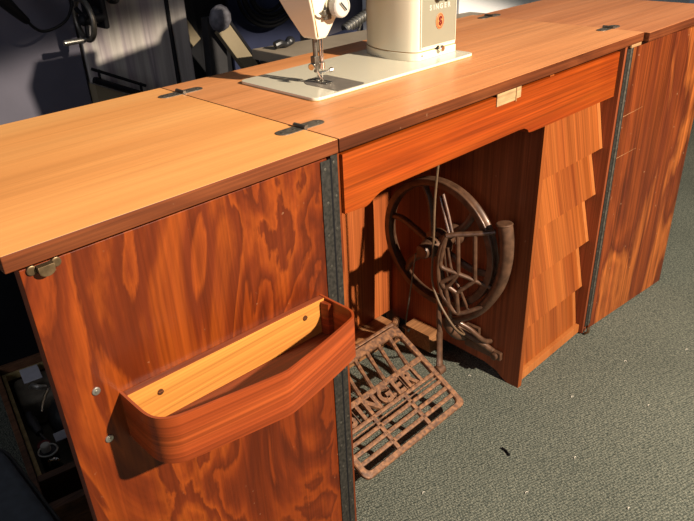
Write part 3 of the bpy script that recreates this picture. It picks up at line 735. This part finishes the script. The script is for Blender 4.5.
# ------------------------------------------------------------------ machines behind the table
bc = thing('blue_machine', 'blue painted machine cabinet with a handwheel behind the left leaf', 'machine', (-.2, 1.25, 0))
bm = nb(); box(bm, (-.62, 1.0, .48), (.104, 1.55, 1.15), .006); obj('cabinet_body', bm, 'blue_paint', bc)
bm = nb(); box(bm, (-.60, 1.02, .0), (.090, 1.54, .48), .004); obj('shade_base', bm, 'black_metal', bc)  # lower body coloured black for the darkness under the leaf
hx, hy, hz = .084, .900, .836
bm = nb(); tube(bm, [(hx, hy + .043 * cos(a), hz + .043 * sin(a)) for a in [2 * pi * i / 48 for i in range(48)]], .0062, 12, closed=True)
hw = obj('handwheel', bm, 'old_steel', bc)
bm = nb()
for k in range(3):
    a = .6 + k * 2 * pi / 3; tube(bm, [(hx + .004, hy, hz), (hx, hy + .040 * cos(a), hz + .040 * sin(a))], .005, 8)
lathe(bm, [(-.012, .008), (-.006, .013), (.02, .013)], (hx, hy, hz), (1, 0, 0), 20)
obj('wheel_spokes', bm, 'black_metal', hw)
bm = nb(); lathe(bm, [(0, .0055), (.010, .0048), (.050, .0066), (.054, .0055)], (hx - .002, hy + .004, hz - .0425), (-1, -.0, .0), 18); obj('handle', bm, 'screw_steel', hw)
bm = nb(); tube(bm, [(hx, hy, hz), (hx + .045, hy, hz)], .010, 14); box(bm, (hx + .040, .890, hz - .026), (hx + .054, .9985, hz + .05), .006); lathe(bm, [(0, .016), (.012, .020), (.02, .020), (.026, .014)], (hx + .030, hy + .02, hz + .004), (1, 0, 0), 28)
obj('bearing', bm, 'black_metal', bc)
# cable hanging in front of the blue machine
bm = nb(); tube(bm, smooth_pts([(-.105, .90, .945), (-.080, .90, .902), (-.058, .90, .872), (-.038, .90, .848)], 4), [.017] * 3 + [.016, .015, .014, .013, .012, .011, .010, .009, .008, .006], 12)
cb = obj('plug_end', bm, 'black_rubber')
bm = nb(); tube(bm, smooth_pts([(-.038, .90, .849), (-.029, .90, .836), (-.013, .90, .826), (.014, .90, .828), (.043, .90, .841), (.060, .90, .864), (.064, .90, .890), (.060, .92, 1.05), (.055, .965, 1.17)], 6), .0032, 8)
cable = tag(obj('cable', bm, 'black_rubber'), 'black cable hanging in a loop in front of the blue machine', 'cable')
cb.parent = cable; cb.location = WO['plug_end'] - WO['cable']

sh = thing('steel_housing', 'grey steel housing with reflection streaks painted in, standing right of the blue machine', 'machine housing', (.24, 1.25, 0))
bm = nb(); box(bm, (.112, 1.002, 0), (.352, 1.5, 1.15), .004); obj('housing_body', bm, 'sheet_steel_reflect', sh)
bm = nb(); box(bm, (.352, .992, 0), (.402, 1.45, 1.12), .004); obj('side_flange', bm, 'sheet_steel_reflect', sh)
bm = nb(); box(bm, (.3465, .988, .0), (.3520, 1.0018, 1.12), .001); obj('seam_strip', bm, 'black_metal', sh)
bm = nb(); lathe(bm, [(0, .012), (.006, .017), (.016, .016), (.022, .009)], (.205, .9990, .865), (0, -1, 0), 24); obj('round_knob', bm, 'black_plastic', sh)
for dz in (0, -.026):
    bm = nb(); tube(bm, [(.100, .955, .718 + dz), (.230, .955, .652 + dz)], .0040 if dz == 0 else .008, 10); obj('guard_rail', bm, 'black_metal', sh)
for t in (.12, .9):
    bm = nb(); tube(bm, [(.100 + .13 * t, .955, .722 - .066 * t), (.100 + .13 * t, .955, .690 - .066 * t)], .0035, 8); tube(bm, [(.100 + .13 * t, .955, .692 - .066 * t), (.115 + .12 * t, 1.003, .692 - .066 * t)], .0035, 8); obj('rail_post', bm, 'black_metal', sh)
bm = nb(); prism(bm, [(.105, .55), (.105, .678), (.245, .605), (.245, .55)], .965, 1.0015, axis=1); obj('sloping_ledge', bm, 'beige_paint', sh, label='pale sloping ledge')

dk = thing('dark_void_cabinet', 'tall black cabinet put in for the dark void behind the bench', 'machine cabinet', (.95, 1.5, 0))
bm = nb(); box(bm, (.44, 1.32, 0), (1.43, 1.75, 1.25), .01); obj('cabinet_body', bm, 'black_metal', dk)  # plain black box fills the dark void behind the bench
bm = nb(); box(bm, (.750, 1.300, .40), (1.05, 1.3198, .90), .004); obj('door_panel', bm, 'navy_paint', dk)
bm = nb(); box(bm, (1.13, 1.300, .40), (1.425, 1.3198, .98), .004); obj('door_panel', bm, 'blue_paint', dk)
# coil of hose
hc = bpy.data.objects
bm = nb(); R_ = random.Random(3)
for k in range(5):
    r = .060 + .013 * k; cyx = .880 + R_.uniform(-.006, .006)
    tube(bm, [(cyx + r * 1.15 * cos(a), 1.245 - .006 * (k % 2), .788 + r * .98 * sin(a)) for a in [2 * pi * i / 48 for i in range(48)]], .0060, 10, closed=True)
tube(bm, [(.880, 1.3005, .845), (.880, 1.232, .845)], .006, 10)
tag(obj('hose_coil', bm, 'black_rubber'), 'coiled black hose hung on the dark stand-in cabinet', 'hose')

# bench behind the machine
bn = thing('workbench', 'low beige bench running behind the table top', 'bench', (.9, .77, 0))
bm = nb(); prism(bm, [(.53, .62), (1.345, .62), (1.345, .768), (.68, .868), (.53, .896)], .672, .700, bev=.003); obj('bench_top', bm, 'beige_bench', bn)
for x, y in ((.56, .65), (1.30, .65), (.56, .86), (1.30, .735)):
    bm = nb(); box(bm, (x - .02, y - .02, 0), (x + .02, y + .02, .673), .003); obj('leg', bm, 'lever_grey', bn)
bm = nb(); tube(bm, smooth_pts([(.555, .825, .712), (.572, .822, .716), (.590, .82, .7115), (.604, .82, .718), (.612, .822, .712)], 4), [.010] * 5 + [.009, .0085, .008, .008, .009, .011, .012, .012, .012, .011, .010, .008], 10)
tag(obj('black_clamp', bm, 'black_plastic'), 'small black clamp lying on the beige bench', 'clamp')

wc = thing('white_cupboard', 'pale cupboard standing behind the right leaf of the table', 'cupboard', (2.0, 1.05, 0))
bm = nb(); box(bm, (1.352, .82, 0), (3.4, 1.28, 1.2), .004); obj('cupboard_body', bm, 'wall_paint', wc)

# clamping lever with round knob
lv = thing('lever_arm', 'grey lever with a rough round knob, leaning behind the table', 'lever', (.47, 1.05, 0))
bm = nb(); bmesh.ops.create_icosphere(bm, subdivisions=2, radius=.034)
for v in bm.verts: v.co = Vector((v.co.x * .90, v.co.y * .4, v.co.z * 1.05)) * (1 + .05 * sin(37 * v.co.x + 51 * v.co.z))
xform(bm, bm.verts, Matrix.Translation((.478, .955, .780)) @ Matrix.Rotation(-.4, 4, 'Z') @ Matrix.Rotation(.2, 4, 'Y')); obj('knob', bm, 'grey_knob', lv, angle=20)
bm = nb(); lathe(bm, [(0, .020), (.03, .020), (.032, .016)], (.488, .970, .775), (.35, .94, 0), 20); obj('knob_collar', bm, 'lever_grey', lv)
bm = nb(); box(bm, (-.030, -.015, -.78), (.030, .015, .02), .004, M=Matrix.Translation((.498, 1.020, .758)) @ Matrix.Rotation(radians(3), 4, 'Y')); obj('dark_arm', bm, 'lever_grey', lv)
bm = nb(); box(bm, (-.022, -.012, -.26), (.022, .012, .0), .003, M=Matrix.Translation((.500, .985, .752)) @ Matrix.Rotation(radians(-34), 4, 'Y')); obj('cream_arm', bm, 'beige_paint', lv, label='cream painted bar')
bm = nb(); box(bm, (-.004, -.012, -.26), (.004, .012, .0), .001, M=Matrix.Translation((.5235, .985, .765)) @ Matrix.Rotation(radians(-34), 4, 'Y')); obj('arm_edge', bm, 'black_metal', lv)
# slanting cream strut further back
sx_ = thing('slanting_strut', 'cream slanting strut left of the grey lever', 'strut', (.48, 1.24, 0))
bm = nb(); box(bm, (-.030, -.014, -.78), (.030, .014, .20), .004, M=Matrix.Translation((.545, 1.24, .745)) @ Matrix.Rotation(radians(-4), 4, 'Y')); obj('post', bm, 'black_metal', sx_)
bm = nb(); box(bm, (-.022, -.012, -.085), (.022, .012, .05), .003, M=Matrix.Translation((.500, 1.205, .752)) @ Matrix.Rotation(radians(-32), 4, 'Y')); obj('cream_bar', bm, 'beige_paint', sx_)
# flexible metal conduit on a thin rod
fc = thing('flexible_conduit', 'ribbed metal conduit on a thin rod between head and pillar', 'conduit', (1.05, .98, 0))
pa, pb = Vector((.915, .93, .690)), Vector((1.025, .93, .726))
bm = nb(); dv = pb - pa; prof = []
for k in range(9):
    t = k * dv.length / 9; prof += [(t, .0125), (t + dv.length / 36, .0165), (t + dv.length / 18 * 1.2, .0165), (t + dv.length / 12, .0125)]
lathe(bm, prof, pa, dv, 20); obj('ribbed_sleeve', bm, 'screw_steel', fc)
bm = nb(); tube(bm, [(.950, .93, .622), (.993, .93, .705)], .0045, 10); tube(bm, [(.950, .93, .0), (.950, .93, .622)], .0045, 10); obj('rod', bm, 'chrome', fc)
bm = nb(); box(bm, (-.045, -.022, -.008), (.045, .022, .008), .003, M=Matrix.Translation((.885, .91, .6790)) @ Matrix.Rotation(-.1, 4, 'Y')); obj('dark_block', bm, 'navy_paint', fc)
bm = nb(); tube(bm, [(.905, .91, .677), (.955, .93, .640)], .004, 8); obj('link', bm, 'black_metal', fc)

# bits of lint on the carpet
bm = nb(); R_ = random.Random(5)
for x, y in ((.83, -.13), (.98, -.22), (.62, -.10), (.45, -.20), (.30, -.18), (.71, -.24), (1.12, -.30), (.52, .12), (.16, -.03), (.86, -.30), (.40, -.34)):
    a = R_.uniform(0, 3); tube(bm, [(x, y, .0015), (x + .004 * cos(a), y + .004 * sin(a), .003), (x + .007 * cos(a + .5), y + .007 * sin(a + .5), .0015)], (.0008), 5)
o = tag(obj('carpet_lint', bm, 'lint'), 'tiny pale bits of lint scattered over the carpet', 'lint'); o['kind'] = 'stuff'
bm = nb(); tube(bm, [(.366, -.074, .003), (.364, -.086, .003), (.358, -.098, .003)], .0022, 6); tag(obj('dark_scrap', bm, 'black_rubber'), 'tiny dark scrap on the carpet right of the pedal', 'scrap')

# ------------------------------------------------------------------ light
def area(name, loc, target, size, power, col):
    l = bpy.data.lights.new(name, 'AREA'); l.shape = 'DISK'; l.size = size; l.energy = power; l.color = col
    o = bpy.data.objects.new(name, l); C.objects.link(o); o.location = loc
    o.rotation_euler = (Vector(target) - Vector(loc)).to_track_quat('-Z', 'Y').to_euler(); return o
def spot(name, loc, az, el, power, col, half, blend, soft):
    l = bpy.data.lights.new(name, 'SPOT'); l.energy = power; l.color = col; l.spot_size = radians(2 * half); l.spot_blend = blend; l.shadow_soft_size = soft
    o = bpy.data.objects.new(name, l); C.objects.link(o); o.location = loc
    az, el = radians(az), radians(el)
    o.rotation_euler = Vector((sin(az) * cos(el), cos(az) * cos(el), sin(el))).to_track_quat('-Z', 'Y').to_euler(); return o
spot('reflector_lamp', (.62, -2.2, 2.0), -5, -71.0, 900, (1, .87, .70), 50.7, .035, .035)
w = bpy.data.worlds.new('world'); sc.world = w; w.use_nodes = True
w.node_tree.nodes['Background'].inputs[0].default_value = (.75, .85, 1, 1); w.node_tree.nodes['Background'].inputs[1].default_value = .10

area('side_fill', (-2.9, -1.2, 1.7), (.2, .2, .6), 1.3, 20, (.86, .88, 1))  # added soft cool fill from the left; no window stands there
# ------------------------------------------------------------------ camera
cam = bpy.data.cameras.new('camera'); co = bpy.data.objects.new('camera', cam); C.objects.link(co)
co.location = (-.59147, -.63200, 1.05459); co.rotation_euler = (1.07227864, .0401760, -.77785239)
cam.sensor_width = 36; cam.lens = 669.649 / 694 * 36; cam.clip_start = .01
sc.camera = co
sc.view_settings.view_transform = 'Standard'; sc.view_settings.look = 'None'; sc.view_settings.exposure = 0; sc.view_settings.gamma = 1
sc.view_settings.use_curve_mapping = False
